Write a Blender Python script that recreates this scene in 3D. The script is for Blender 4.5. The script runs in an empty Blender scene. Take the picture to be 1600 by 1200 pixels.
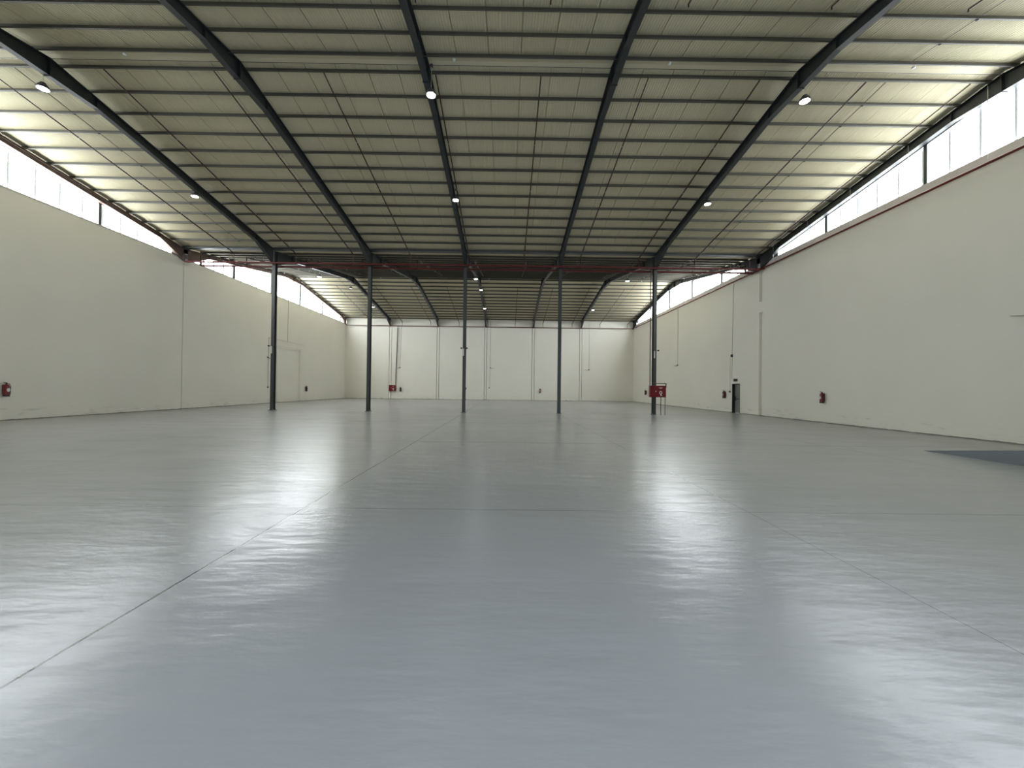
import bpy, math, random
from mathutils import Matrix, Vector
random.seed(7)
sc = bpy.context.scene
col = sc.collection

# ------------------------------------------------------------------ camera, world, exposure
F_PX, CX, CY = 594.33, 795.02, 600.80
YAW, PITCH, ROLL, CAM_H = 0.00602, 0.00815, 0.01193, 1.587
cam = bpy.data.cameras.new('camera')
cam.sensor_width = 36.0
cam.lens = F_PX / 1600 * 36.0
cam.shift_x = (800 - CX) / 1600
cam.shift_y = (CY - 600) / 1600
cam.clip_start = 0.05
cam.clip_end = 300
camo = bpy.data.objects.new('camera', cam)
col.objects.link(camo)
cy_, sy_ = math.cos(YAW), math.sin(YAW)
cp_, sp_ = math.cos(PITCH), math.sin(PITCH)
cr_, sr_ = math.cos(ROLL), math.sin(ROLL)
xv = Vector((cy_, -sy_, 0))
fwd = Vector((sy_ * cp_, cy_ * cp_, sp_))
upv = Vector((-sy_ * sp_, -cy_ * sp_, cp_))
right = xv * cr_ + upv * sr_
up2 = upv * cr_ - xv * sr_
m = Matrix.Identity(4)
for i in range(3):
    m[i][0], m[i][1], m[i][2] = right[i], up2[i], -fwd[i]
m[2][3] = CAM_H
camo.matrix_world = m
sc.camera = camo

world = bpy.data.worlds.new('sky')
sc.world = world
world.use_nodes = True
wn = world.node_tree
bg = wn.nodes['Background']
bg.inputs['Color'].default_value = (0.72, 0.84, 1.0, 1)
bg.inputs['Strength'].default_value = 0.8

sc.view_settings.view_transform = 'Standard'
sc.view_settings.look = 'None'
sc.view_settings.gamma = 1
sc.view_settings.use_curve_mapping = False
sc.view_settings.exposure = 1.75
sc.cycles.use_denoising = True
sc.cycles.max_bounces = 8
sc.cycles.diffuse_bounces = 5
sc.cycles.glossy_bounces = 3
sc.cycles.sample_clamp_indirect = 3.0
sc.cycles.sample_clamp_direct = 8.0
sc.cycles.use_light_tree = True

# wall glazing, backlit by the bright sky: near left, far left, near right, far right
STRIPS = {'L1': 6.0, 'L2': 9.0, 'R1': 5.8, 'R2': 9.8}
LAMP = 22.0        # high bay lamp discs

# ------------------------------------------------------------------ dimensions
XL, XR = -20.38, 16.03
Y0, YV, YB = -0.6, 24.0, 48.0
R1, R2 = 12.08, 36.0
SLOPE, ZR = 0.156, 11.88          # underside of the purlins
COLX = [-14.68, -8.68, -2.68, 3.32, 9.32]
ZTL, ZTR = 9.46, 9.60             # tops of the side walls

def zp(y):                         # purlin underside height
    r = R1 if y <= YV else R2
    return ZR - SLOPE * abs(y - r)

# ------------------------------------------------------------------ materials
def new_mat(name):
    mt = bpy.data.materials.new(name)
    mt.use_nodes = True
    nt = mt.node_tree
    return mt, nt, nt.nodes['Principled BSDF']

def N(nt, t, **kw):
    n = nt.nodes.new(t)
    for k, v in kw.items():
        setattr(n, k, v)
    return n

def mathn(nt, op, a, b=None, clamp=False):
    n = N(nt, 'ShaderNodeMath', operation=op)
    n.use_clamp = clamp
    for i, v in enumerate((a, b)):
        if v is None: continue
        if isinstance(v, (int, float)): n.inputs[i].default_value = v
        else: nt.links.new(v, n.inputs[i])
    return n.outputs[0]

def mixc(nt, fac, a, b):
    n = N(nt, 'ShaderNodeMix', data_type='RGBA')
    if isinstance(fac, (int, float)): n.inputs[0].default_value = fac
    else: nt.links.new(fac, n.inputs[0])
    for idx, v in ((6, a), (7, b)):
        if isinstance(v, tuple): n.inputs[idx].default_value = (*v, 1)
        else: nt.links.new(v, n.inputs[idx])
    return n.outputs[2]

def noise(nt, scale, detail=3, vec=None, stretch=None, rough=0.55):
    n = N(nt, 'ShaderNodeTexNoise')
    n.inputs['Scale'].default_value = scale
    n.inputs['Detail'].default_value = detail
    n.inputs['Roughness'].default_value = rough
    g = N(nt, 'ShaderNodeNewGeometry')
    src = g.outputs['Position']
    if stretch:
        mp = N(nt, 'ShaderNodeMapping')
        mp.inputs['Scale'].default_value = stretch[:3]
        if len(stretch) > 3: mp.inputs['Rotation'].default_value = (0, 0, stretch[3])
        nt.links.new(src, mp.inputs['Vector'])
        src = mp.outputs[0]
    nt.links.new(src, n.inputs['Vector'])
    return n.outputs['Fac']

def ramp(nt, fac, a, b):
    n = N(nt, 'ShaderNodeMapRange')
    n.inputs['From Min'].default_value = a
    n.inputs['From Max'].default_value = b
    nt.links.new(fac, n.inputs['Value'])
    return n.outputs[0]

def plain(name, c, rough=0.5, metal=0.0, var=0.08, spec=0.5):
    mt, nt, b = new_mat(name)
    f = noise(nt, 3.0, 4)
    d = tuple(max(0, x * (1 - var)) for x in c)
    l = tuple(min(1, x * (1 + var)) for x in c)
    nt.links.new(mixc(nt, f, d, l), b.inputs['Base Color'])
    b.inputs['Roughness'].default_value = rough
    b.inputs['Metallic'].default_value = metal
    b.inputs['Specular IOR Level'].default_value = spec
    return mt

M = {}
M['steel'] = plain('dark blue grey painted steel', (0.026, 0.030, 0.032), 0.45)
M['column'] = plain('grey painted column steel', (0.052, 0.057, 0.055), 0.4)
M['purlin'] = plain('galvanised purlin steel', (0.095, 0.092, 0.075), 0.55)
M['brown_steel'] = plain('brown primed steel', (0.15, 0.095, 0.075), 0.5)  # brown tint puts the warm bounced light into the left gable rafters
M['red_pipe'] = plain('red fire pipe paint', (0.12, 0.010, 0.010), 0.4)
M['dark_pipe'] = plain('dark red sprinkler pipe paint', (0.04, 0.014, 0.012), 0.5)
M['red'] = plain('fire red enamel', (0.17, 0.005, 0.012), 0.3)
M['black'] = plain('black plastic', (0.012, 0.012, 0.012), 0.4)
M['white'] = plain('white enamel', (0.75, 0.75, 0.73), 0.4)
M['conduit'] = plain('grey conduit', (0.40, 0.38, 0.35), 0.5)
M['rod'] = plain('zinc rod', (0.55, 0.55, 0.52), 0.4, 0.3)
M['flash'] = plain('pale metal flashing', (0.66, 0.61, 0.57), 0.5)
M['door_metal'] = plain('grey green door steel', (0.20, 0.20, 0.17), 0.45)
M['gutter'] = plain('grey box gutter steel', (0.045, 0.052, 0.055), 0.45)
M['housing'] = plain('lamp housing aluminium', (0.10, 0.10, 0.10), 0.4, 0.4)
M['ramp'] = plain('blue grey ramp paint', (0.17, 0.19, 0.205), 0.5)
M['groove'] = plain('joint sealant', (0.22, 0.215, 0.19), 0.8)

# walls: off-white paint with faint grime low down
def wall_mat():
    mt, nt, b = new_mat('off white painted concrete')
    f = noise(nt, 0.35, 4)
    c = mixc(nt, ramp(nt, f, 0.3, 0.7), (0.815, 0.79, 0.705), (0.85, 0.825, 0.74))
    g = N(nt, 'ShaderNodeNewGeometry')
    s = N(nt, 'ShaderNodeSeparateXYZ')
    nt.links.new(g.outputs['Position'], s.inputs[0])
    low = mathn(nt, 'LESS_THAN', s.outputs['Z'], 0.5)
    sc1 = ramp(nt, noise(nt, 1.6, 6, stretch=(1, 1, 5)), 0.56, 0.72)
    fac = mathn(nt, 'MULTIPLY', mathn(nt, 'MULTIPLY', low, sc1), 0.35)
    c = mixc(nt, fac, c, (0.42, 0.40, 0.36))
    base = mathn(nt, 'LESS_THAN', mathn(nt, 'ADD', s.outputs['Z'], mathn(nt, 'MULTIPLY', noise(nt, 2.5, 5), -0.07)), 0.0)
    c = mixc(nt, base, c, (0.16, 0.15, 0.13))
    nt.links.new(c, b.inputs['Base Color'])
    b.inputs['Roughness'].default_value = 0.75
    b.inputs['Specular IOR Level'].default_value = 0.25
    bp = N(nt, 'ShaderNodeBump')
    bp.inputs['Strength'].default_value = 0.15
    bp.inputs['Distance'].default_value = 0.01
    nt.links.new(noise(nt, 12, 3), bp.inputs['Height'])
    nt.links.new(bp.outputs[0], b.inputs['Normal'])
    return mt
M['wall'] = wall_mat()

def ceil_mat():
    mt, nt, b = new_mat('cream roof lining sheet')
    f = noise(nt, 0.5, 3)
    c = mixc(nt, f, (0.62, 0.57, 0.41), (0.67, 0.615, 0.445))
    nt.links.new(c, b.inputs['Base Color'])
    b.inputs['Roughness'].default_value = 0.65
    b.inputs['Specular IOR Level'].default_value = 0.15
    return mt
M['ceiling'] = ceil_mat()

def floor_mat():
    mt, nt, b = new_mat('grey epoxy painted concrete floor')
    g = N(nt, 'ShaderNodeNewGeometry')
    s = N(nt, 'ShaderNodeSeparateXYZ')
    nt.links.new(g.outputs['Position'], s.inputs[0])
    X, Y = s.outputs['X'], s.outputs['Y']
    # colour: broad patchiness and roller bands
    f1 = ramp(nt, noise(nt, 0.12, 3), 0.35, 0.65)
    c = mixc(nt, f1, (0.325, 0.333, 0.332), (0.365, 0.37, 0.365))
    band = N(nt, 'ShaderNodeTexBrick')
    band.inputs['Scale'].default_value = 0.16
    band.inputs['Mortar Size'].default_value = 0.0
    band.inputs['Color1'].default_value = (0.42, 0.42, 0.42, 1)
    band.inputs['Color2'].default_value = (0.58, 0.58, 0.58, 1)
    nt.links.new(g.outputs['Position'], band.inputs['Vector'])
    c2 = N(nt, 'ShaderNodeMix', data_type='RGBA', blend_type='OVERLAY')
    c2.inputs[0].default_value = 0.18
    nt.links.new(c, c2.inputs[6]); nt.links.new(band.outputs[0], c2.inputs[7])
    c = c2.outputs[2]
    # specks
    sp = ramp(nt, noise(nt, 30.0, 2, rough=0.5), 0.80, 0.82)
    c = mixc(nt, mathn(nt, 'MULTIPLY', sp, 0.5), c, (0.12, 0.12, 0.12))
    # sawn joints
    def line(coord, pos, w, wob=0.0):
        v = mathn(nt, 'SUBTRACT', coord, pos)
        if wob:
            v = mathn(nt, 'ADD', v, mathn(nt, 'MULTIPLY', mathn(nt, 'SUBTRACT', noise(nt, 1.5, 4), 0.5), wob))
        return mathn(nt, 'LESS_THAN', mathn(nt, 'ABSOLUTE', v), w)
    strong = line(X, -2.60, 0.009, 0.02)
    weak = None
    for co, p, w in ((X, 3.17, 0.004), (X, -8.6, 0.006), (X, 9.3, 0.005), (X, -14.7, 0.006),
                     (Y, 4.95, 0.005), (Y, 11.0, 0.008), (Y, 17.0, 0.01), (Y, 23.2, 0.012), (Y, 29.5, 0.015)):
        l = line(co, p, w, 0.012)
        weak = l if weak is None else mathn(nt, 'MAXIMUM', weak, l)
    jn = mathn(nt, 'MAXIMUM', strong, mathn(nt, 'MULTIPLY', weak, 0.7))
    c = mixc(nt, jn, c, (0.035, 0.04, 0.04))
    nt.links.new(c, b.inputs['Base Color'])
    # gloss: brushed swirls
    r1 = noise(nt, 0.8, 4, stretch=(0.5, 1.6, 1, 0.35))
    r2 = noise(nt, 0.22, 3)
    rr = mathn(nt, 'ADD', mathn(nt, 'MULTIPLY', r1, 0.16), mathn(nt, 'MULTIPLY', r2, 0.05))
    rr = mathn(nt, 'ADD', rr, 0.15)
    rr = mathn(nt, 'MINIMUM', rr, 0.268)
    nt.links.new(rr, b.inputs['Roughness'])
    b.inputs['IOR'].default_value = 1.5
    b.inputs['Specular IOR Level'].default_value = 0.5
    bp = N(nt, 'ShaderNodeBump')
    bp.inputs['Strength'].default_value = 0.35
    bp.inputs['Distance'].default_value = 0.034
    h1 = noise(nt, 2.0, 3, stretch=(0.5, 1.6, 1, 0.3), rough=0.5)
    h2 = noise(nt, 30, 2)
    h3 = noise(nt, 6.0, 4, stretch=(0.4, 1.5, 1, -0.25), rough=0.5)
    h = mathn(nt, 'ADD', mathn(nt, 'MULTIPLY', h1, 1.0), mathn(nt, 'MULTIPLY', h2, 0.012))
    h = mathn(nt, 'ADD', h, mathn(nt, 'MULTIPLY', h3, 0.4))
    h = mathn(nt, 'SUBTRACT', h, mathn(nt, 'MULTIPLY', jn, 0.05))
    nt.links.new(h, bp.inputs['Height'])
    nt.links.new(bp.outputs[0], b.inputs['Normal'])
    return mt
M['floor'] = floor_mat()

def sheet_mat(name, strength, dirt, lapw=0.05):
    # translucent ribbed sheeting, lit from behind by daylight
    mt, nt, b = new_mat(name)
    g = N(nt, 'ShaderNodeNewGeometry')
    s = N(nt, 'ShaderNodeSeparateXYZ')
    nt.links.new(g.outputs['Position'], s.inputs[0])
    Y = s.outputs['Y']
    st = noise(nt, 5.0, 3, stretch=(0.2, 1.0, 0.12), rough=0.7)
    stripes = ramp(nt, st, 0.35, 0.62)
    t = mathn(nt, 'ADD', mathn(nt, 'MULTIPLY', stripes, dirt), 1 - dirt)
    # overlap of neighbouring sheets every 0.9 m
    fr = mathn(nt, 'FRACT', mathn(nt, 'DIVIDE', mathn(nt, 'ADD', Y, 100.0), 0.91))
    lap = mathn(nt, 'LESS_THAN', fr, lapw)
    t = mathn(nt, 'MULTIPLY', t, mathn(nt, 'SUBTRACT', 1.0, mathn(nt, 'MULTIPLY', lap, 0.985)))
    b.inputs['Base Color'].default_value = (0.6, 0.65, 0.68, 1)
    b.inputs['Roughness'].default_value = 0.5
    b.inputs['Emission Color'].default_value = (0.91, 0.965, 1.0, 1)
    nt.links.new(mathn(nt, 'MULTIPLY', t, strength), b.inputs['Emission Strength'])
    return mt
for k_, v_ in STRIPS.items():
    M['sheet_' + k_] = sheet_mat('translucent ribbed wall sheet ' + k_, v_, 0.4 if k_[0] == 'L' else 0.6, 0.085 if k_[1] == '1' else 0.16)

def glow(name, c, s):
    mt, nt, b = new_mat(name)
    b.inputs['Base Color'].default_value = (0.9, 0.9, 0.9, 1)
    b.inputs['Emission Color'].default_value = (*c, 1)
    b.inputs['Emission Strength'].default_value = s
    return mt
M['lamp'] = glow('lit led diffuser', (0.93, 0.97, 1.0), LAMP)
M['lamp_off'] = glow('dim led diffuser', (1.0, 0.9, 0.75), 0.25)

# ------------------------------------------------------------------ mesh helpers
class MB:
    def __init__(self): self.v = []; self.f = []; self.smooth = False
    def add(self, vs, fs):
        o = len(self.v)
        self.v += [tuple(p) for p in vs]
        self.f += [tuple(i + o for i in q) for q in fs]
        return self
    def box(self, x0, x1, y0, y1, z0, z1):
        vs = [(x, y, z) for x in (x0, x1) for y in (y0, y1) for z in (z0, z1)]
        fs = [(0, 1, 3, 2), (4, 6, 7, 5), (0, 4, 5, 1), (2, 3, 7, 6), (0, 2, 6, 4), (1, 5, 7, 3)]
        return self.add(vs, fs)
    def tube(self, pts, r, n=8, cap=True):
        pts = [Vector(p) for p in pts]
        rings = []
        for i, p in enumerate(pts):
            a = pts[max(i - 1, 0)]; c = pts[min(i + 1, len(pts) - 1)]
            d = (c - a).normalized()
            ref = Vector((0, 0, 1)) if abs(d.z) < 0.9 else Vector((1, 0, 0))
            u = d.cross(ref).normalized(); w = d.cross(u).normalized()
            k = 1.0
            if 0 < i < len(pts) - 1:
                ca = (p - a).normalized().dot(d)
                k = 1.0 / max(ca, 0.5)
            rad = r[i] if isinstance(r, (list, tuple)) else r
            rings.append([p + (u * math.cos(2 * math.pi * j / n) + w * math.sin(2 * math.pi * j / n)) * rad * k for j in range(n)])
        vs = [q for rg in rings for q in rg]
        fs = []
        for i in range(len(rings) - 1):
            for j in range(n):
                fs.append((i * n + j, i * n + (j + 1) % n, (i + 1) * n + (j + 1) % n, (i + 1) * n + j))
        if cap:
            fs.append(tuple(range(n))[::-1]); fs.append(tuple((len(rings) - 1) * n + j for j in range(n)))
        return self.add(vs, fs)
    def lathe(self, c, prof, n=20, axis='z'):
        vs = []
        for (r, h) in prof:
            for j in range(n):
                a = 2 * math.pi * j / n
                p = (r * math.cos(a), r * math.sin(a), h)
                if axis == 'x': p = (h, r * math.cos(a), r * math.sin(a))
                if axis == 'y': p = (r * math.cos(a), h, r * math.sin(a))
                vs.append((c[0] + p[0], c[1] + p[1], c[2] + p[2]))
        fs = []
        for i in range(len(prof) - 1):
            for j in range(n):
                fs.append((i * n + j, i * n + (j + 1) % n, (i + 1) * n + (j + 1) % n, (i + 1) * n + j))
        fs.append(tuple(range(n))[::-1]); fs.append(tuple((len(prof) - 1) * n + j for j in range(n)))
        return self.add(vs, fs)
    def prism(self, pts, a0, a1, axis='x'):
        # closed outline pts (two coords) swept along axis
        n = len(pts)
        def mk(p, a):
            return {'x': (a, p[0], p[1]), 'y': (p[0], a, p[1]), 'z': (p[0], p[1], a)}[axis]
        vs = [mk(p, a0) for p in pts] + [mk(p, a1) for p in pts]
        fs = [tuple(range(n)), tuple(range(2 * n - 1, n - 1, -1))]
        for i in range(n):
            j = (i + 1) % n
            fs.append((i, i + n, j + n, j))
        return self.add(vs, fs)
    def build(self, name, mt, parent=None, smooth=False, at=None, bevel=0):
        me = bpy.data.meshes.new(name)
        vs = self.v
        if at is not None:
            vs = [(x - at[0], y - at[1], z - at[2]) for x, y, z in vs]
        me.from_pydata(vs, [], self.f)
        me.validate(); me.update()
        import bmesh
        bm = bmesh.new(); bm.from_mesh(me)
        bmesh.ops.recalc_face_normals(bm, faces=bm.faces)
        bm.to_mesh(me); bm.free()
        if smooth:
            for p in me.polygons: p.use_smooth = True
            me.set_sharp_from_angle(angle=math.radians(40)) if hasattr(me, 'set_sharp_from_angle') else None
        me.materials.append(mt)
        o = bpy.data.objects.new(name, me)
        if at is not None and parent is None: o.location = at
        if parent is not None: o.parent = parent
        col.objects.link(o)
        if bevel:
            bv = o.modifiers.new('bevel', 'BEVEL'); bv.width = bevel; bv.segments = 2
        return o

def tag(o, label, cat, group=None):
    o['label'] = label; o['category'] = cat
    if group: o['group'] = group
    return o

def thing(name, loc, label, cat, group=None, rz=0.0):
    o = bpy.data.objects.new(name, None)
    o.empty_display_size = 0.2
    o.location = loc; o.rotation_euler = (0, 0, rz)
    col.objects.link(o)
    return tag(o, label, cat, group)

def struct(o):
    o['kind'] = 'structure'
    return o

def copy_tree(o, parent=None):
    c = o.copy(); col.objects.link(c)
    if parent is not None: c.parent = parent
    for ch in list(o.children): copy_tree(ch, c)
    return c

ORD = ['first', 'second', 'third', 'fourth', 'fifth', 'sixth', 'seventh', 'eighth', 'ninth', 'tenth',
       'eleventh', 'twelfth', 'thirteenth', 'fourteenth', 'fifteenth', 'sixteenth']

# ------------------------------------------------------------------ shell
struct(MB().box(XL - 0.3, XR + 0.3, Y0 - 0.3, YB + 0.3, -0.3, 0).build('floor', M['floor']))

# left wall: panels with a joint at the valley, and a recessed blocked doorway
b = MB()
T = 0.25
def wl(y0, y1, z0, z1, x=XL): b.box(x - T, x, y0, y1, z0, z1)
wl(Y0, 23.90, 0, ZTL); wl(24.02, 33.75, 0, ZTL); wl(37.72, YB, 0, ZTL); wl(33.75, 37.72, 5.08, ZTL)
wl(23.90, 24.02, 0, ZTL, XL - 0.06)
struct(b.build('wall_left', M['wall']))
b = MB()
b.box(XL - T, XL - 0.07, 33.75, 37.72, 0, 5.08)
dr = struct(b.build('door_2', M['wall']))
b = MB()
b.box(XL - 0.07, XL + 0.012, 37.50, 37.60, 0, 5.02); b.box(XL - 0.07, XL + 0.012, 33.85, 33.95, 0, 5.02)
b.box(XL - 0.07, XL + 0.012, 33.95, 37.50, 4.92, 5.02)
b.build('door_frame', M['wall'], dr)

# right wall: recessed column chase at the valley, personnel doorway
b = MB()
def wr(y0, y1, z0, z1, x=XR): b.box(x, x + T, y0, y1, z0, z1)
DY0, DY1, DZ = 26.02, 26.94, 2.05
wr(Y0, 23.72, 0, ZTR); wr(24.08, DY0, 0, ZTR); wr(DY0, DY1, DZ, ZTR); wr(DY1, YB, 0, ZTR)
wr(23.72, 24.08, 6.54, 7.23); wr(23.72, 24.08, 0, 6.54, XR + 0.16); wr(23.72, 24.08, 7.23, ZTR, XR + 0.16)
struct(b.build('wall_right', M['wall']))
# far wall: precast panels between column casings
b = MB()
edges = [XL]
for cx in COLX: edges += [cx - 0.14, cx + 0.14]
edges += [XR]
b2 = MB()
for k in range(len(edges) - 1):
    g = 0.035
    b.box(edges[k] + (g if k else 0), edges[k + 1] - (g if k < len(edges) - 2 else 0), YB, YB + T, 0, 10.2)
b.box(XL, XR, YB + 0.16, YB + T, 0, 10.2)
struct(b.build('wall_back', M['wall']))
# near wall with the open roller doorway the photographer stands in
b = MB()
b.box(XL, -4.5, Y0 - T, Y0, 0, 10.1); b.box(5.5, XR, Y0 - T, Y0, 0, 10.1); b.box(-4.5, 5.5, Y0 - T, Y0, 5.2, 10.1)
struct(b.build('wall_front', M['wall']))
pl = bpy.data.lights.new('doorway daylight portal', 'AREA')
pl.shape = 'RECTANGLE'; pl.size = 10.0; pl.size_y = 5.2
pl.cycles.is_portal = True
po = bpy.data.objects.new('doorway_portal', pl)
po.location = (0.5, Y0 - 0.12, 2.6); po.rotation_euler = (math.radians(90), 0, 0)
col.objects.link(po)

# thin dark skirting gaps where wall meets floor
b = MB(); b.box(XL, XL + 0.012, Y0, YB, 0, 0.022); struct(b.build('baseboard_left', M['groove']))
b = MB()
b.box(XR - 0.012, XR, Y0, DY0, 0, 0.022); b.box(XR - 0.012, XR, DY1, YB, 0, 0.022)
struct(b.build('baseboard_right', M['groove']))
b = MB(); b.box(XL, XR, YB - 0.012, YB, 0, 0.025); struct(b.build('baseboard_back', M['groove']))

# roof lining: ribbed sheets following both gables
def roof():
    b = MB()
    prof = []
    x = XL - 0.35
    k = 0
    while x < XR + 0.35:
        if k % 12 == 0:
            prof += [(x, 0.0), (x + 0.004, 0.06), (x + 0.028, 0.06), (x + 0.032, 0.0)]
        else:
            prof += [(x, 0.0), (x + 0.010, 0.012), (x + 0.024, 0.012), (x + 0.034, 0.0)]
        x += 0.0835; k += 1
    for (ya, yr, yb) in ((Y0 - 0.3, R1, 24.0), (24.0, R2, YB + 0.3)):
        vs = []; fs = []
        ys = [ya, yr, yb]
        n = len(prof)
        for y in ys:
            z = ZR - SLOPE * abs(y - yr) + 0.13
            vs += [(px, y, z + pz) for px, pz in prof]
        top = len(vs)
        for i in range(2):
            for j in range(n - 1):
                fs.append((i * n + j, i * n + j + 1, (i + 1) * n + j + 1, (i + 1) * n + j))
        # upper skin gives the roof its thickness
        for y in ys:
            z = ZR - SLOPE * abs(y - yr) + 0.13 + 0.10
            vs += [(prof[0][0], y, z), (prof[-1][0], y, z)]
        for i in range(2):
            q = top + 2 * i
            fs.append((q, q + 2, q + 3, q + 1))
        b.add(vs, fs)
    o = b.build('ceiling', M['ceiling'])
    return struct(o)
roof()

# ridge flashings under the two roof peaks
for i, yr in enumerate((R1, R2)):
    pts = [(yr - 0.16, ZR + 0.10 - 0.012), (yr, ZR + 0.125 - 0.0), (yr + 0.16, ZR + 0.10 - 0.012), (yr + 0.16, ZR + 0.10), (yr, ZR + 0.130), (yr - 0.16, ZR + 0.10)]
    struct(MB().prism(pts, XL, XR, 'x').build('trim_%d' % (i + 1), M['ceiling']))
# pale flashing between the right-hand glazing and the wall
struct(MB().box(XR - 0.03, XR, Y0, YB, 9.33, ZTR).build('trim_3', M['flash']))
struct(MB().box(XL, XL + 0.02, Y0, YB, ZTL - 0.05, ZTL).build('trim_4', M['flash']))

# box gutter at the valley
b = MB()
b.prism([(23.66, 10.13), (23.70, 10.045), (24.04, 10.045), (24.08, 10.13), (24.06, 10.13), (24.02, 10.06), (23.72, 10.06), (23.68, 10.13)], XL - 0.2, XR + 0.2, 'x')
tag(b.build('valley_gutter', M['gutter'], at=(0, 24, 10.045)), 'dark grey steel box gutter running along the valley above the row of columns', 'gutter')

# ------------------------------------------------------------------ gable glazing (four windows)
def glazing(idx, side, ya, yb, yr):
    X = XL - 0.12 if side == 'L' else XR + 0.12
    zb = ZTL if side == 'L' else ZTR
    mt = M['sheet_' + side + ('1' if yr < 20 else '2')]
    dp = 0.36 if side == 'R' else 0.24
    def zt(y): return ZR - SLOPE * abs(y - yr) + 0.12
    def zh(y): return max(zt(y) - 0.12 - dp + 0.02, zb)
    b = MB()
    ga, gb = ya, yb
    trim = {('L', 1): (Y0, 23.2), ('L', 2): (24.7, YB), ('R', 1): (Y0, 22.6), ('R', 2): (25.2, YB)}
    ga, gb = trim[(side, 1 if yr < 20 else 2)]
    ys = []
    y = ga
    while y < gb - 0.01:
        ys.append(y); y += 0.15
    ys.append(gb)
    vs = []; fs = []
    for i, y in enumerate(ys):
        dx = 0.018 if i % 2 else 0.0
        vs += [(X + dx, y, zb - 0.02), (X + dx, y, zh(y))]
    for i in range(len(ys) - 1):
        fs.append((2 * i, 2 * i + 2, 2 * i + 3, 2 * i + 1))
    b.add(vs, fs)
    root = b.build('window_%d' % idx, mt)
    struct(root)
    s = 1 if side == 'L' else -1
    fx = X + s * 0.05
    # sill and head frames
    f = MB().box(min(fx, X + s * 0.10), max(fx, X + s * 0.10), ya, yb, zb - 0.02, zb + 0.03)
    f.build('window_sill', M['white'], root)
    h = MB()
    pts = [(ya, zt(ya) - 0.12 - dp - 0.03), (yr, zt(yr) - 0.12 - dp - 0.03), (yb, zt(yb) - 0.12 - dp - 0.03),
           (yb, zt(yb) - 0.12 - dp + 0.03), (yr, zt(yr) - 0.12 - dp + 0.03), (ya, zt(ya) - 0.12 - dp + 0.03)]
    h.prism(pts, min(fx, X + s * 0.09), max(fx, X + s * 0.09), 'x')
    h.build('head_frame', M['white'], root)
    g = MB()
    gp = [(ya, zt(ya) - 0.12 - dp), (yr, zt(yr) - 0.12 - dp), (yb, zt(yb) - 0.12 - dp), (yb, zt(yb) + 0.03), (yr, zt(yr) + 0.03), (ya, zt(ya) + 0.03)]
    px0, px1 = min(X - s * 0.02, X - s * 0.08), max(X - s * 0.02, X - s * 0.08)
    if gb < yb - 0.1: g.box(px0, px1, gb, yb, zb - 0.02, zt(yb))
    if ga > ya + 0.1: g.box(px0, px1, ya, ga, zb - 0.02, zt(ya))
    g.prism(gp, min(X - s * 0.02, X - s * 0.08), max(X - s * 0.02, X - s * 0.08), 'x')
    g.build('gable_panel', M['gutter'], root)
    step = 4.55
    mw = 0.06 if yr < 20 else 0.12
    y = 14.5 if yr < 20 else 28.4
    while y - step > ya + 0.5: y -= step
    while y < yb - 0.8:
        MB().box(min(fx, X + s * 0.11), max(fx, X + s * 0.11), y - mw, y + mw, zb, zh(y)).build('mullion', M['column'], root)
        y += step
    return root
glazing(1, 'L', Y0, 24.0, R1)
glazing(2, 'L', 24.0, YB, R2)
glazing(3, 'R', Y0, 24.0, R1)
glazing(4, 'R', 24.0, YB, R2)

# ------------------------------------------------------------------ columns
order_col = ['leftmost of the five free-standing columns', 'second free-standing column from the left wall',
             'middle one of the five free-standing columns', 'fourth free-standing column, right of the middle one',
             'rightmost free-standing column, standing behind the red hose cabinet']
for i, cx in enumerate(COLX):
    t = thing('steel_column', (cx, YV, 0), 'tall dark grey steel column, ' + order_col[i], 'column', 'free-standing columns along the valley')
    H, D, TT = 10.03, 0.13, 0.012
    s = MB()
    s.box(-0.095, 0.095, -D, -D + TT, 0.02, H); s.box(-0.095, 0.095, D - TT, D, 0.02, H); s.box(-0.005, 0.005, -D + TT, D - TT, 0.02, H)
    s.build('shaft', M['column'], t)
    MB().box(-0.16, 0.16, -0.20, 0.20, 0, 0.02).build('base_plate', M['column'], t)
    for sx in (-0.12, 0.12):
        for sy in (-0.16, 0.16):
            MB().lathe((sx, sy, 0.02), [(0.016, 0), (0.016, 0.03), (0.008, 0.035), (0.008, 0.055)], 8).build('anchor_bolt', M['rod'], t)

# ------------------------------------------------------------------ rafters
def rafter_depth(y, ya, yr, yb, base, gable=False):
    d = base
    a = abs(y - yr)
    if a < 1.4: d += 0.22 * (1 - a / 1.4)
    for ye, amt, ln in ((ya, 0.50, 1.7), (yb, 0.50, 1.7)):
        q = abs(y - ye)
        if q < ln: d += amt * (1 - q / ln)
    return d

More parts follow.
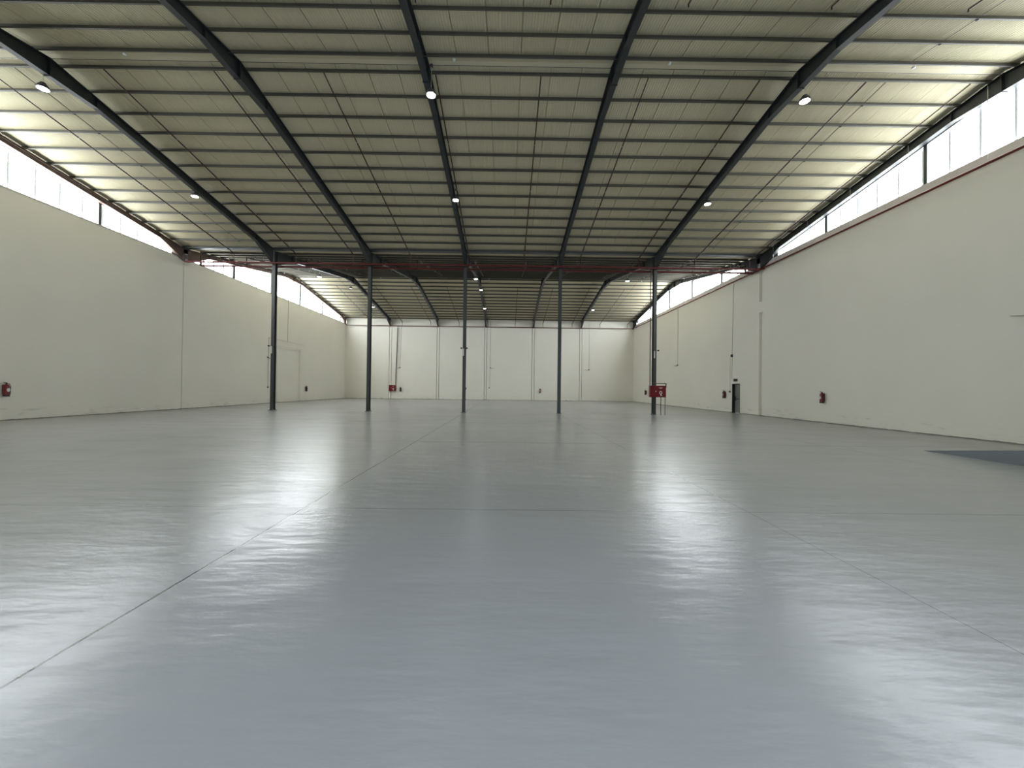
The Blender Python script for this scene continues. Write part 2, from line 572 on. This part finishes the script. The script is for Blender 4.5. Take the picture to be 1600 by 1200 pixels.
def rafter(x, ya, yr, yb, base, mt, label, half=0.095):
    t = thing('rafter', (x, yr, ZR), label, 'roof beam', 'rafters carrying the roof')
    for (p, q) in ((ya, yr), (yr, yb)):
        st = [p, q]
        for yy in (yr - 1.4, yr + 1.4, ya + 1.7, yb - 1.7):
            if p < yy < q: st.append(yy)
        st = sorted(st)
        b = MB()
        def sect(y):
            zt = ZR - SLOPE * abs(y - yr) - 0.002; zb = zt - rafter_depth(y, ya, yr, yb, base)
            return zt, zb
        def sweep(x0, x1, zf):
            vs = []; fs = []
            for y in st:
                z0, z1 = zf(*sect(y))
                vs += [(x0, y - yr, z0 - ZR), (x1, y - yr, z0 - ZR), (x1, y - yr, z1 - ZR), (x0, y - yr, z1 - ZR)]
            n = len(st)
            for i in range(n - 1):
                for j in range(4):
                    k = (j + 1) % 4
                    fs.append((4 * i + j, 4 * i + k, 4 * i + 4 + k, 4 * i + 4 + j))
            fs.append((0, 1, 2, 3)); fs.append((4 * n - 4, 4 * n - 3, 4 * n - 2, 4 * n - 1))
            b.add(vs, fs)
        sweep(-half, half, lambda zt, zb: (zt - 0.014, zt))
        sweep(-half, half, lambda zt, zb: (zb, zb + 0.014))
        sweep(-0.005, 0.005, lambda zt, zb: (zb + 0.014, zt - 0.014))
        if abs(p - yr) > 0.01 or True:
            # original straight flange kept above the haunch plates
            pass
        b.build('beam', mt, t)
    MB().box(-0.11, 0.11, -0.022, -0.002, -0.60, -0.02).build('splice_plate', mt, t)
    # web stiffeners where the haunches start
    for yy in (yr - 1.4, yr + 1.4, ya + 1.7, yb - 1.7):
        zt = ZR - SLOPE * abs(yy - yr) - ZR
        MB().box(-half + 0.01, half - 0.01, yy - yr - 0.006, yy - yr + 0.006, zt - base + 0.02, zt - 0.03).build('stiffener', mt, t)
    # splice bolts
    return t
names = ['gable rafter against the left wall', 'rafter over the leftmost column', 'rafter over the second column from the left',
         'rafter over the middle column', 'rafter over the fourth column from the left', 'rafter over the rightmost column',
         'gable rafter against the right wall']
RX = [XL + 0.105] + COLX + [XR - 0.12]
for i, x in enumerate(RX):
    mt = M['brown_steel'] if i == 0 else M['steel']
    base = 0.26 if i == 0 else 0.36
    c = 'brown' if i == 0 else 'dark grey'
    rafter(x, 0.1, R1, 23.84, base, mt, '%s steel %s, near roof span' % (c, names[i]))
    rafter(x, 24.16, R2, 47.98, base, mt, '%s steel %s, far roof span' % (c, names[i]))

# ------------------------------------------------------------------ purlins
def purlin(y, label, toward):
    z = zp(y)
    s = toward
    # Z section 125 mm deep
    pts = [(0, 0), (-0.05 * s, 0), (-0.05 * s, 0.015), (-0.003 * s, 0.004), (-0.003 * s, 0.122), (0.05 * s, 0.122), (0.05 * s, 0.126), (0, 0.126)]
    sl = SLOPE
    r = R1 if y <= YV else R2
    sg = -1 if y > r else 1
    pts = [(y + p, z + q + sg * sl * p) for p, q in pts]
    o = MB().prism(pts, XL + 0.02, XR - 0.02, 'x').build('purlin', M['purlin'], at=((XL + XR) / 2, y, z))
    tag(o, label, 'purlin', 'purlins under the roof sheets')
PUR = []
for span, r, nn in (('near', R1, 13), ('far', R2, 13)):
    for k in range(nn + 1):
        y = r + 0.33 + 0.873 * k
        lim = 23.3 if r == R1 else 47.7
        if y < lim + 0.2:
            PUR.append(y)
            purlin(y, 'steel purlin, %s below the ridge on the far slope, %s roof span' % (ORD[k], span), 1)
        y = r - 0.33 - 0.873 * k
        if y > (0.2 if r == R1 else 24.7):
            PUR.append(y)
            purlin(y, 'steel purlin, %s below the ridge on the near slope, %s roof span' % (ORD[k], span), 1)

# anti-sag rods crossing the purlins in the two end bays of each slope
RODX = [(-16.2, 'left end bay'), (12.45, 'right end bay')]
for x, nm in RODX:
    for (y0, y1, d) in ((0.6, 11.7, 'near slope of the near roof span'), (12.45, 23.0, 'far slope of the near roof span'),
                        (24.9, 35.6, 'near slope of the far roof span'), (36.4, 47.0, 'far slope of the far roof span')):
        z0, z1 = zp(y0) + 0.03, zp(y1) + 0.03
        t = thing('sag_rod', (x, y0, z0), 'thin sag rod, %s, %s' % (nm, d), 'rod', 'sag rods between purlins')
        MB().tube([(0, 0, 0), (0, y1 - y0, z1 - z0)], 0.011, 6).build('rod', M['purlin'], t)
        for y in PUR:
            if y0 < y < y1:
                MB().box(-0.025, 0.025, y - y0 - 0.02, y - y0 + 0.02, zp(y) - z0 - 0.02, zp(y) - z0 + 0.05).build('clip', M['black'], t)

# ------------------------------------------------------------------ fire pipes
ZM = 9.16
SPX = [-17.0, -13.15, -9.6, -6.05, -2.42, 1.0, 4.5, 8.15, 11.65, 15.1]
def main_pipe(y, r, x0, x1, label, off):
    t = thing('fire_main', (0, y, ZM), label, 'pipe')
    MB().tube([(x0, 0, 0), (x1, 0, 0)], r, 12).build('pipe', M['red_pipe'], t, True)
    for x in SPX:
        xx = x + off
        if x0 < xx < x1:
            g = MB().lathe((xx, 0, 0), [(r + 0.015, -0.05), (r + 0.022, -0.045), (r + 0.022, 0.045), (r + 0.015, 0.05)], 12, 'x')
            g.build('coupling', M['red_pipe'], t, True)
    return t
main_pipe(23.62, 0.05, -20.0, 15.85, 'long red fire main crossing in front of the columns below the valley gutter', 0)
main_pipe(24.42, 0.055, -19.6, 15.85, 'long red fire main crossing behind the columns below the valley gutter', 0.25)

# pipe clamps from gutter down to the mains
def pipe_line(name, pts, r, mt, label, cat='pipe', group=None, n=8, heads=(), hang=()):
    o = pts[0]
    t = thing(name, o, label, cat, group)
    MB().tube([(p[0] - o[0], p[1] - o[1], p[2] - o[2]) for p in pts], r, n).build('pipe', mt, t, True)
    return t, o
spn = ['hard by the left wall', 'just right of the leftmost rafter', 'left of the second column rafter', 'midway between second and middle columns',
       'beside the rafter of the middle column', 'between the middle and fourth columns', 'right of the fourth column rafter', 'left of the rightmost column rafter',
       'right of the rightmost column rafter', 'hard by the right wall']
def sprinkler(x, ys, ye, za, zb, zend, label, up_end):
    # ys: end at the main; ye: blind end near the ridge
    zs, ze = zp(ys) - za, zp(ye) - zb
    pts = [(x, ys, ZM if zend is None else zend), (x, ys, zs), (x, ye, ze)] + ([(x, ye, ze - 0.07)] if up_end else [])
    t, o = pipe_line('sprinkler_pipe', pts, 0.019, M['dark_pipe'], label, 'pipe', 'sprinkler branch pipes under the roof')
    L = ye - ys
    n = 4
    for k in range(n):
        f = (k + 0.35) / n
        y = ys + L * f; z = zs + (ze - zs) * f
        h = MB().tube([(0, 0, 0.0), (0, 0, 0.055)], 0.012, 6).lathe((0, 0, 0.055), [(0.022, 0), (0.022, 0.008), (0.006, 0.012), (0.006, 0.035)], 8)
        h.v = [(a, b_ + y - o[1], c + z - o[2] + 0.015) for a, b_, c in h.v]
        h.build('sprinkler_head', M['rod'], t)
        # hanger strap up to the nearest purlin
        yy = min(PUR, key=lambda q: abs(q - (y + 0.6)))
        if min(ys, ye) < yy < max(ys, ye):
            ff = (yy - ys) / L
            z2 = zs + (ze - zs) * ff
            hb = MB().tube([(0, yy - o[1], z2 - o[2] - 0.025), (0.0, yy - o[1], zp(yy) - o[2] + 0.02)], 0.006, 5)
            hb.box(-0.028, 0.028, yy - o[1] - 0.012, yy - o[1] + 0.012, z2 - o[2] - 0.028, z2 - o[2] - 0.018)
            hb.box(-0.028, -0.022, yy - o[1] - 0.012, yy - o[1] + 0.012, z2 - o[2] - 0.028, z2 - o[2] + 0.04)
            hb.box(0.022, 0.028, yy - o[1] - 0.012, yy - o[1] + 0.012, z2 - o[2] - 0.028, z2 - o[2] + 0.04)
            hb.build('pipe_hanger', M['rod'], t)
    return t
for i, x in enumerate(SPX):
    sprinkler(x, 23.62, 12.3, 0.36, 0.12, None, 'sprinkler pipe, far slope of near roof span, ' + spn[i], False)
    sprinkler(x, 0.5, 9.54, 0.36, 0.12, 9.3, 'sprinkler pipe, near slope of near roof span, ' + spn[i], True)
    sprinkler(x + 0.25, 24.42, 33.6, 0.36, 0.10, None, 'sprinkler pipe, near slope of far roof span, ' + spn[i], True)
    sprinkler(x, 47.7, 37.6, 0.36, 0.10, 9.18, 'sprinkler pipe, far slope of far roof span, ' + spn[i], False)

pipe_line('fire_main', [(-20.1, 47.7, 9.18), (15.6, 47.7, 9.18), (15.86, 47.45, 9.2)], 0.04, M['red_pipe'], 'red fire pipe running across the top of the far wall')
# pipe along the right wall with hangers
t, o = pipe_line('fire_main', [(15.86, 0.2, 9.22), (15.86, 47.4, 9.2)], 0.048, M['red_pipe'], 'long red fire pipe running along the top of the right wall', n=12)
for y in [4.5, 7.1, 9.7, 12.45, 14.95, 17.5, 20.0, 22.6, 26.5, 29.0, 31.5, 34.0, 36.5, 39.0, 41.5, 44.0]:
    b = MB().tube([(-0.0, y - o[1], 0.05), (-0.0, y - o[1], zp(y) - 0.02 - o[2])], 0.009, 6)
    b.build('pipe_hanger', M['rod'], t)
# valve group where the mains meet the wall pipe
t = thing('valve_group', (15.6, 24.0, 9.16), 'cluster of red couplings and elbows joining the mains to the right wall pipe', 'valve')
b = MB()
b.lathe((0, -0.38, 0), [(0.07, -0.14), (0.085, -0.13), (0.085, -0.08), (0.06, -0.07), (0.06, 0.07), (0.085, 0.08), (0.085, 0.13), (0.07, 0.14)], 14, 'x')
b.build('coupling', M['red_pipe'], t, True)
b = MB().lathe((0, 0.42, 0), [(0.07, -0.14), (0.085, -0.13), (0.085, -0.08), (0.06, -0.07), (0.06, 0.07), (0.085, 0.08), (0.085, 0.13), (0.07, 0.14)], 14, 'x')
b.build('coupling', M['red_pipe'], t, True)
b = MB().lathe((0.26, 0.0, 0.03), [(0.06, -0.6), (0.085, -0.58), (0.085, -0.5), (0.062, -0.48), (0.062, 0.5), (0.085, 0.52), (0.085, 0.6), (0.06, 0.62)], 14, 'y')
b.build('header_pipe', M['red_pipe'], t, True)
b = MB().lathe((-0.3, 0.42, 0.06), [(0.03, 0), (0.03, 0.12), (0.09, 0.12), (0.09, 0.14), (0.02, 0.15)], 12)
b.build('hand_wheel', M['red_pipe'], t, True)

# riser pipe elbows at the left ends of both mains
pipe_line('riser_pipe', [(-20.0, 23.62, 9.16), (-20.08, 23.62, 9.2), (-20.08, 23.62, 9.72)], 0.04, M['dark_pipe'], 'short red elbow pipe at the left end of the front fire main')
pipe_line('riser_pipe', [(-19.6, 24.42, 9.16), (-19.68, 24.42, 9.2), (-19.68, 24.42, 9.75)], 0.04, M['dark_pipe'], 'short red elbow pipe at the left end of the rear fire main')
# risers feeding the hose reels
pipe_line('riser_pipe', [(8.93, 23.62, 9.16), (8.93, 23.62, 8.6), (8.90, 23.58, 8.2), (8.88, 23.5, 1.80)], 0.03, M['dark_pipe'], 'dark red vertical pipe feeding the hose cabinet at the rightmost column')
pipe_line('riser_pipe', [(-13.65, 47.7, 9.18), (-13.75, 47.85, 8.9), (-13.95, 47.9, 1.78)], 0.045, M['dark_pipe'], 'dark red vertical pipe on the far wall feeding the hose cabinet')
# red pipe clipped under the left gable rafter
for (a, r, e, nm) in ((0.6, R1, 22.4, 'near'), (25.6, R2, 46.6, 'far')):
    pipe_line('fire_main', [(XL + 0.25, a, zp(a) - 0.10), (XL + 0.25, r, ZR - 0.10), (XL + 0.25, e, zp(e) - 0.10)], 0.028, M['dark_pipe'],
              'dark red pipe clipped along the left gable rafter of the %s roof span' % nm)

# ------------------------------------------------------------------ ridge conduit and wire
def conduit(pts, r, label, mt='conduit', group='cable conduits'):
    t, o = pipe_line('conduit', pts, r, M[mt], label, 'conduit', group, 6)
    return t
for yr, nm in ((R1, 'near'), (R2, 'far')):
    y = yr - 0.40
    t = thing('cable_tray', (0, y, ZR - 0.09), 'pale cable conduit strung along the ridge purlin of the %s roof span' % nm, 'conduit')
    MB().tube([(XL + 0.2, 0, 0), (XR - 0.3, 0, 0)], 0.014, 6).build('pipe', M['housing'], t)
    MB().tube([(XL + 0.2, 0.36, 0.03), (XR - 0.3, 0.36, 0.03)], 0.008, 5).build('wire', M['black'], t)
    for x in (-11.9, -1.75, 4.95, 12.6):
        MB().lathe((x, 0.05, -0.03), [(0.03, -0.05), (0.05, -0.04), (0.05, 0.0), (0.02, 0.02)], 10).build('junction_box', M['white'], t)

# ------------------------------------------------------------------ high bay lamps
def lamp_proto(drop, lit=True):
    t = thing('high_bay_lamp', (0, 0, 0), '', 'ceiling lamp', 'round high bay lamps')
    MB().lathe((0, 0, 0), [(0.02, 0.20), (0.07, 0.19), (0.09, 0.14), (0.12, 0.12), (0.145, 0.07), (0.155, 0.05), (0.155, 0.012), (0.145, 0.006)][::-1], 24).build('housing', M['housing'], t, True)
    for k in range(12):
        pass
    MB().lathe((0, 0, 0), [(0.138, 0.0), (0.138, 0.008)], 24).build('diffuser', M['lamp'] if lit else M['lamp_off'], t)
    MB().tube([(0, 0, 0.19), (0, 0, drop)], 0.008, 6).build('suspension_rod', M['rod'], t)
    MB().box(-0.04, 0.04, -0.04, 0.04, drop - 0.03, drop + 0.03).build('mounting_box', M['housing'], t)
    return t
lampspots = []
rows = [(6.0, 'near slope of the near roof span'), (12.1, 'ridge of the near roof span'), (18.0, 'far slope of the near roof span'),
        (30.0, 'near slope of the far roof span'), (36.0, 'ridge of the far roof span'), (42.0, 'far slope of the far roof span')]
xs = [(-14.80, 'by the leftmost column rafter'), (-2.55, 'by the middle column rafter'), (9.40, 'by the rightmost column rafter')]
zl = {6.0: 10.45, 12.1: 10.90, 18.0: 10.44, 30.0: 10.12, 36.0: 10.78, 42.0: 10.28}
for (y, rn) in rows:
    for (x, xn) in xs:
        lit = not (y == 36.0 and x < -10)
        if y == 36.0 and x > 5: continue
        xx = x + 0.32 * (1 if x > -10 else 1) * 0
        # hang clear of the rafter flange
        dx = {-14.80: -14.84, -2.55: -2.52, 9.40: 9.48}[x]
        t = lamp_proto(zp(y) - zl[y] - 0.02, lit)
        t.location = (dx, y, zl[y])
        t['label'] = ('lit' if lit else 'dim unlit') + ' round lamp ' + xn + ', ' + rn

# ------------------------------------------------------------------ wall and column fittings
def place(v, side, a, z):
    """local frame: x along wall, y out of wall, z up"""
    x, y, zz = v
    if side == 'L': return (XL + y, a - x, z + zz)
    if side == 'R': return (XR - y, a + x, z + zz)
    return (a + x, YB - y, z + zz)

def wall_thing(name, side, a, z, label, cat, group=None):
    loc = {'L': (XL, a, z), 'R': (XR, a, z), 'B': (a, YB, z)}[side]
    rz = {'L': -math.pi / 2, 'R': math.pi / 2, 'B': math.pi}[side]
    return thing(name, loc, label, cat, group, rz)

def extinguisher(side, a, z, label, body):
    # local: +y points out of the wall
    t = wall_thing('fire_extinguisher', side, a, z, label, 'fire extinguisher', 'fire extinguishers on the walls')
    c = (0, 0.125, 0)
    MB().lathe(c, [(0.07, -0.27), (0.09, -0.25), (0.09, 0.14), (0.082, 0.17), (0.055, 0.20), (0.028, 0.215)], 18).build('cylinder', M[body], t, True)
    MB().lathe(c, [(0.085, -0.285), (0.097, -0.275), (0.097, -0.23), (0.092, -0.225)], 18).build('base_ring', M['black'], t, True)
    v = MB().lathe(c, [(0.024, 0.215), (0.024, 0.26), (0.012, 0.265)], 10)
    v.prism([(-0.03, 0.25), (0.10, 0.29), (0.10, 0.305), (-0.03, 0.275)], 0.112, 0.138, 'y')
    v.prism([(-0.02, 0.235), (0.09, 0.235), (0.09, 0.247), (-0.02, 0.247)], 0.112, 0.138, 'y')
    v.build('valve_handle', M['black'], t)
    MB().tube([(-0.02, 0.125, 0.24), (-0.09, 0.14, 0.22), (-0.115, 0.15, 0.12), (-0.108, 0.15, -0.1), (-0.105, 0.15, -0.2)], 0.011, 8).build('hose', M['black'], t, True)
    MB().box(-0.035, 0.035, 0.0, 0.04, -0.2, 0.2).build('bracket', M['black'], t)
    MB().prism([(0.055 * math.cos(q), -0.02 + 0.075 * math.sin(q)) for q in [k * math.pi / 6 for k in range(12)]], 0.2145, 0.2175, 'y').build('label_plate', M['white'] if body == 'red' else M['red'], t)
    return t
extinguisher('L', 15.53, 1.27, 'red fire extinguisher on the left wall at the frame edge', 'red')
extinguisher('L', 38.66, 1.25, 'black fire extinguisher on the left wall beyond the blocked doorway', 'black')  # black body colour stands in for the dim light here
extinguisher('R', 19.09, 1.28, 'red fire extinguisher alone on the near part of the right wall', 'red')
extinguisher('R', 27.75, 1.29, 'red fire extinguisher beside the personnel door on the right wall', 'red')
extinguisher('R', 43.47, 1.24, 'small dark red fire extinguisher on the right wall nearest the far corner', 'red')
extinguisher('B', -13.33, 1.23, 'black fire extinguisher on the far wall beside the red hose cabinet', 'black')  # low light at the far wall is put into the black body
extinguisher('B', 4.22, 1.24, 'dark red fire extinguisher on the far wall right of the middle', 'red')

def emergency_light(side, a, z, label, dirn=1):
    t = wall_thing('emergency_light', side, a, z, label, 'emergency light', 'emergency lights on the walls')
    MB().box(-0.07, 0.07, 0.0, 0.07, -0.05, 0.05).build('housing', M['black'], t, bevel=0.008)
    MB().prism([(0.06, -0.09), (0.52, -0.03), (0.52, -0.005), (0.06, -0.06)] if dirn > 0 else [(-0.06, -0.09), (-0.06, -0.06), (-0.52, -0.005), (-0.52, -0.03)], 0.06, 0.20, 'y').build('light_bar', M['conduit'], t)
    MB().tube([(0, 0.03, -0.03), (0.25 * dirn, 0.10, -0.05)], 0.012, 6).build('arm', M['black'], t)
    return t
emergency_light('L', 32.5, 3.92, 'emergency light on the left wall beside the blocked doorway', -1)
emergency_light('B', -13.45, 3.95, 'emergency light on the far wall above the hose cabinet', 1)
emergency_light('B', -2.05, 4.05, 'emergency light near the middle of the far wall', -1)
emergency_light('B', 10.38, 3.97, 'emergency light on the far wall toward the right corner', 1)
emergency_light('R', 35.54, 3.88, 'emergency light on the far part of the right wall', 1)
emergency_light('R', 11.35, 4.05, 'emergency light on the near right wall at the frame edge', 1)
def round_box(side, a, z, label, name='wall_bell', r=0.10, d=0.08, cat='alarm bell'):
    t = wall_thing(name, side, a, z, label, cat)
    MB().lathe((0, 0, 0), [(r, 0.0), (r, d * 0.6), (r * 0.8, d), (r * 0.3, d + 0.01)], 16, 'y').build('dome', M['black'], t, True)
    MB().box(-r * 0.8, r * 0.8, 0.0, 0.012, -r * 1.1, r * 1.1).build('back_plate', M['black'], t)
    return t
round_box('R', 26.95, 4.04, 'small black round sounder above the personnel door on the right wall', 'alarm_sounder', cat='alarm')
def call_box(side, a, z, label):
    t = wall_thing('switch_box', side, a, z, label, 'switch box', 'small switch boxes')
    MB().box(-0.06, 0.06, 0, 0.06, -0.06, 0.06).build('box', M['housing'], t, bevel=0.006)
    MB().lathe((0, 0.06, 0), [(0.03, 0), (0.03, 0.015), (0.02, 0.02)], 12, 'y').build('button', M['black'], t)
call_box('L', 32.57, 1.38, 'small grey switch box on the left wall under the emergency light')
call_box('R', 27.15, 1.49, 'small grey switch box beside the personnel door')
call_box('B', -2.17, 1.53, 'small grey switch box near the middle of the far wall')

# conduits on the walls
g = 0.02
def cw(side, pts, r, label, mt='conduit'):
    P = []
    for (a, z) in pts:
        P.append({'L': (XL + g, a, z), 'R': (XR - g, a, z), 'B': (a, YB - g, z)}[side])
    conduit(P, r, label, mt)
cw('L', [(35.4, 9.4), (35.4, 5.62), (32.6, 5.62), (32.6, 1.46)], 0.014, 'thin conduit on the left wall bending around the blocked doorway')
cw('L', [(35.4, 5.60), (38.3, 5.60)], 0.010, 'thin horizontal conduit on the left wall above the blocked doorway')
cw('R', [(26.80, 9.15), (26.93, 4.15)], 0.013, 'thin conduit on the right wall dropping from the pipe to the sounder')
cw('R', [(26.90, 3.9), (26.93, 2.42), (26.6, 2.42)], 0.010, 'thin conduit on the right wall from the sounder to the exit sign')
cw('R', [(27.15, 3.98), (27.15, 1.56)], 0.008, 'thin conduit on the right wall down to the small switch box')
cw('R', [(35.54, 9.2), (35.54, 3.95)], 0.012, 'thin conduit on the right wall down to the far emergency light')
cw('R', [(11.62, 9.1), (11.62, 4.12)], 0.018, 'conduit on the right wall down to the near emergency light')
cw('B', [(-13.3, 9.1), (-13.45, 4.02)], 0.013, 'thin conduit on the far wall down to the emergency light above the hose cabinet')
cw('B', [(-2.1, 9.9), (-2.1, 1.6)], 0.014, 'thin conduit near the middle of the far wall')
cw('B', [(10.38, 9.9), (10.38, 4.02)], 0.013, 'thin conduit on the far wall toward the right corner')

# column fittings: white marker tube with small twin lamps
for i, cx in enumerate(COLX):
    if i in (0, 2, 4):
        nm = {0: 'leftmost', 2: 'middle', 4: 'rightmost'}[i]
        t = thing('column_light', (cx, 23.87, 3.55), 'white tube fitting with small lamp heads on the %s column' % nm, 'light fitting', 'fittings on the columns')
        MB().box(-0.07, -0.01, -0.05, 0.0, 0.0, 0.46).build('tube', M['white'], t, bevel=0.01)
        MB().tube([(-0.22, -0.05, 0.47), (0.22, -0.05, 0.47)], 0.012, 6).build('arm', M['black'], t)
        for s in (-1, 1):
            MB().lathe((s * 0.17, -0.09, 0.47), [(0.02, 0.05), (0.045, 0.04), (0.05, -0.03), (0.045, -0.035)], 12, 'y').build('lamp_head', M['black'], t)
t = thing('switch_box', (-2.68 + 0.095, 23.9, 1.5), 'small grey switch box on the side of the middle column', 'switch box')
MB().box(0, 0.07, -0.04, 0.04, -0.07, 0.07).build('box', M['housing'], t, bevel=0.006)

# personnel door on the right wall
b = MB()
b.box(XR + 0.18, XR + 0.24, DY0 + 0.04, DY1 - 0.04, 0.01, DZ - 0.04)
d1 = struct(b.build('door_1', M['door_metal']))
f = MB().box(XR + 0.0, XR + T, DY0, DY0 + 0.04, 0, DZ).box(XR, XR + T, DY1 - 0.04, DY1, 0, DZ).box(XR, XR + T, DY0 + 0.04, DY1 - 0.04, DZ - 0.04, DZ)
f.build('door_frame', M['steel'], d1)
MB().box(XR + 0.10, XR + 0.18, DY0 + 0.08, DY1 - 0.08, 0.97, 1.02).build('push_bar', M['black'], d1)
MB().box(XR + 0.165, XR + 0.18, DY1 - 0.20, DY1 - 0.08, 0.85, 1.15).build('lock_plate', M['steel'], d1)
t = wall_thing('exit_sign', 'R', 26.5, 2.30, 'small dark exit sign box above the personnel door', 'sign')
MB().box(-0.2, 0.2, 0, 0.05, -0.09, 0.09).build('sign_box', M['black'], t, bevel=0.006)

# ------------------------------------------------------------------ hose reel cabinets
def cabinet(loc, label, w, h, d, legs, rz=0):
    t = thing('hose_cabinet', loc, label, 'hose cabinet', None, rz)
    z0 = loc[2]
    body = MB().box(-w / 2, w / 2, 0.02, d, 0, h)
    body.build('body', M['red'], t, bevel=0.008)
    dd = MB().box(-w / 2 + 0.025, w / 2 - 0.025, -0.005, 0.02, 0.025, h - 0.025).build('door', M['red'], t, bevel=0.004)
    MB().box(-w / 2 + 0.06, -w / 2 + 0.09, -0.03, -0.005, h * 0.42, h * 0.6).build('handle', M['black'], dd)
    # white marking: a reel ring above a short bar
    e = MB()
    n = 20
    cx, cz, R, r = w * 0.16, h * 0.40, h * 0.13, h * 0.075
    vs = []; fs = []
    for k in range(n):
        a = 2 * math.pi * k / n
        for rr, yy in ((R, -0.008), (r, -0.008), (R, -0.005), (r, -0.005)):
            vs.append((cx + rr * math.cos(a), yy, cz + rr * math.sin(a)))
    for k in range(n):
        q = (k + 1) % n
        fs += [(4 * k, 4 * q, 4 * q + 1, 4 * k + 1), (4 * k, 4 * k + 2, 4 * q + 2, 4 * q)]
    e.add(vs, fs)
    e.prism([(cx - 0.02, cz - R - 0.10), (cx + 0.09, cz - R - 0.10), (cx + 0.02, cz - R + 0.02), (cx - 0.03, cz - R + 0.02)], -0.008, -0.005, 'y')
    e.box(cx - 0.10, cx + 0.10, -0.008, -0.005, h * 0.80, h * 0.835)
    e.box(cx - 0.07, cx + 0.07, -0.008, -0.005, h * 0.73, h * 0.755)
    e.box(-w * 0.16, -w * 0.12, -0.008, -0.005, h * 0.47, h * 0.56)
    e.build('emblem', M['white'], dd)
    for lx in legs:
        MB().tube([(lx, d * 0.5, 0), (lx, d * 0.5, -z0)], 0.021, 8).build('leg', M['steel'], t)
        if z0 > 0.5:
            MB().lathe((lx, d * 0.5, -z0), [(0.05, 0), (0.05, 0.008), (0.03, 0.012)], 12).build('foot', M['steel'], t)
    return t
t = cabinet((9.36, 23.42, 1.10), 'red fire hose cabinet on thin legs beside the rightmost column', 1.0, 0.72, 0.22, (-0.34, 0.22, 0.48))
MB().tube([(-0.12, 0.11, 0.86), (0.505, 0.11, 0.86), (0.53, 0.11, 0.84), (0.53, 0.11, 0.60), (0.49, 0.11, 0.60)], 0.024, 8).build('feed_pipe', M['black'], t, True)
cabinet((-14.33, YB - 0.24, 0.98), 'red fire hose cabinet mounted low on the far wall', 0.84, 0.76, 0.22, ())

# ------------------------------------------------------------------ loading ramp
b = MB()
b.prism([(10.36, 0.0), (3.4, 1.155), (Y0 + 0.01, 1.155), (Y0 + 0.01, 0.0)], 11.43, XR - 0.02, 'x')
tag(b.build('loading_ramp', M['ramp'], at=(13.7, 5, 0)), 'blue grey painted loading ramp rising along the near right wall', 'ramp')

# litter specks by the far wall
for (x, y, nm) in ((-15.6, 47.6, 'left of the hose cabinet'), (7.5, 47.7, 'right of the middle'),):
    o = MB().lathe((0, 0, 0), [(0.05, 0), (0.06, 0.04), (0.03, 0.11), (0.012, 0.12)], 8).build('floor_socket', M['housing'], None, True)
    o.location = (x, y, 0)
    tag(o, 'tiny dark fitting on the floor at the far wall, ' + nm, 'floor fitting')
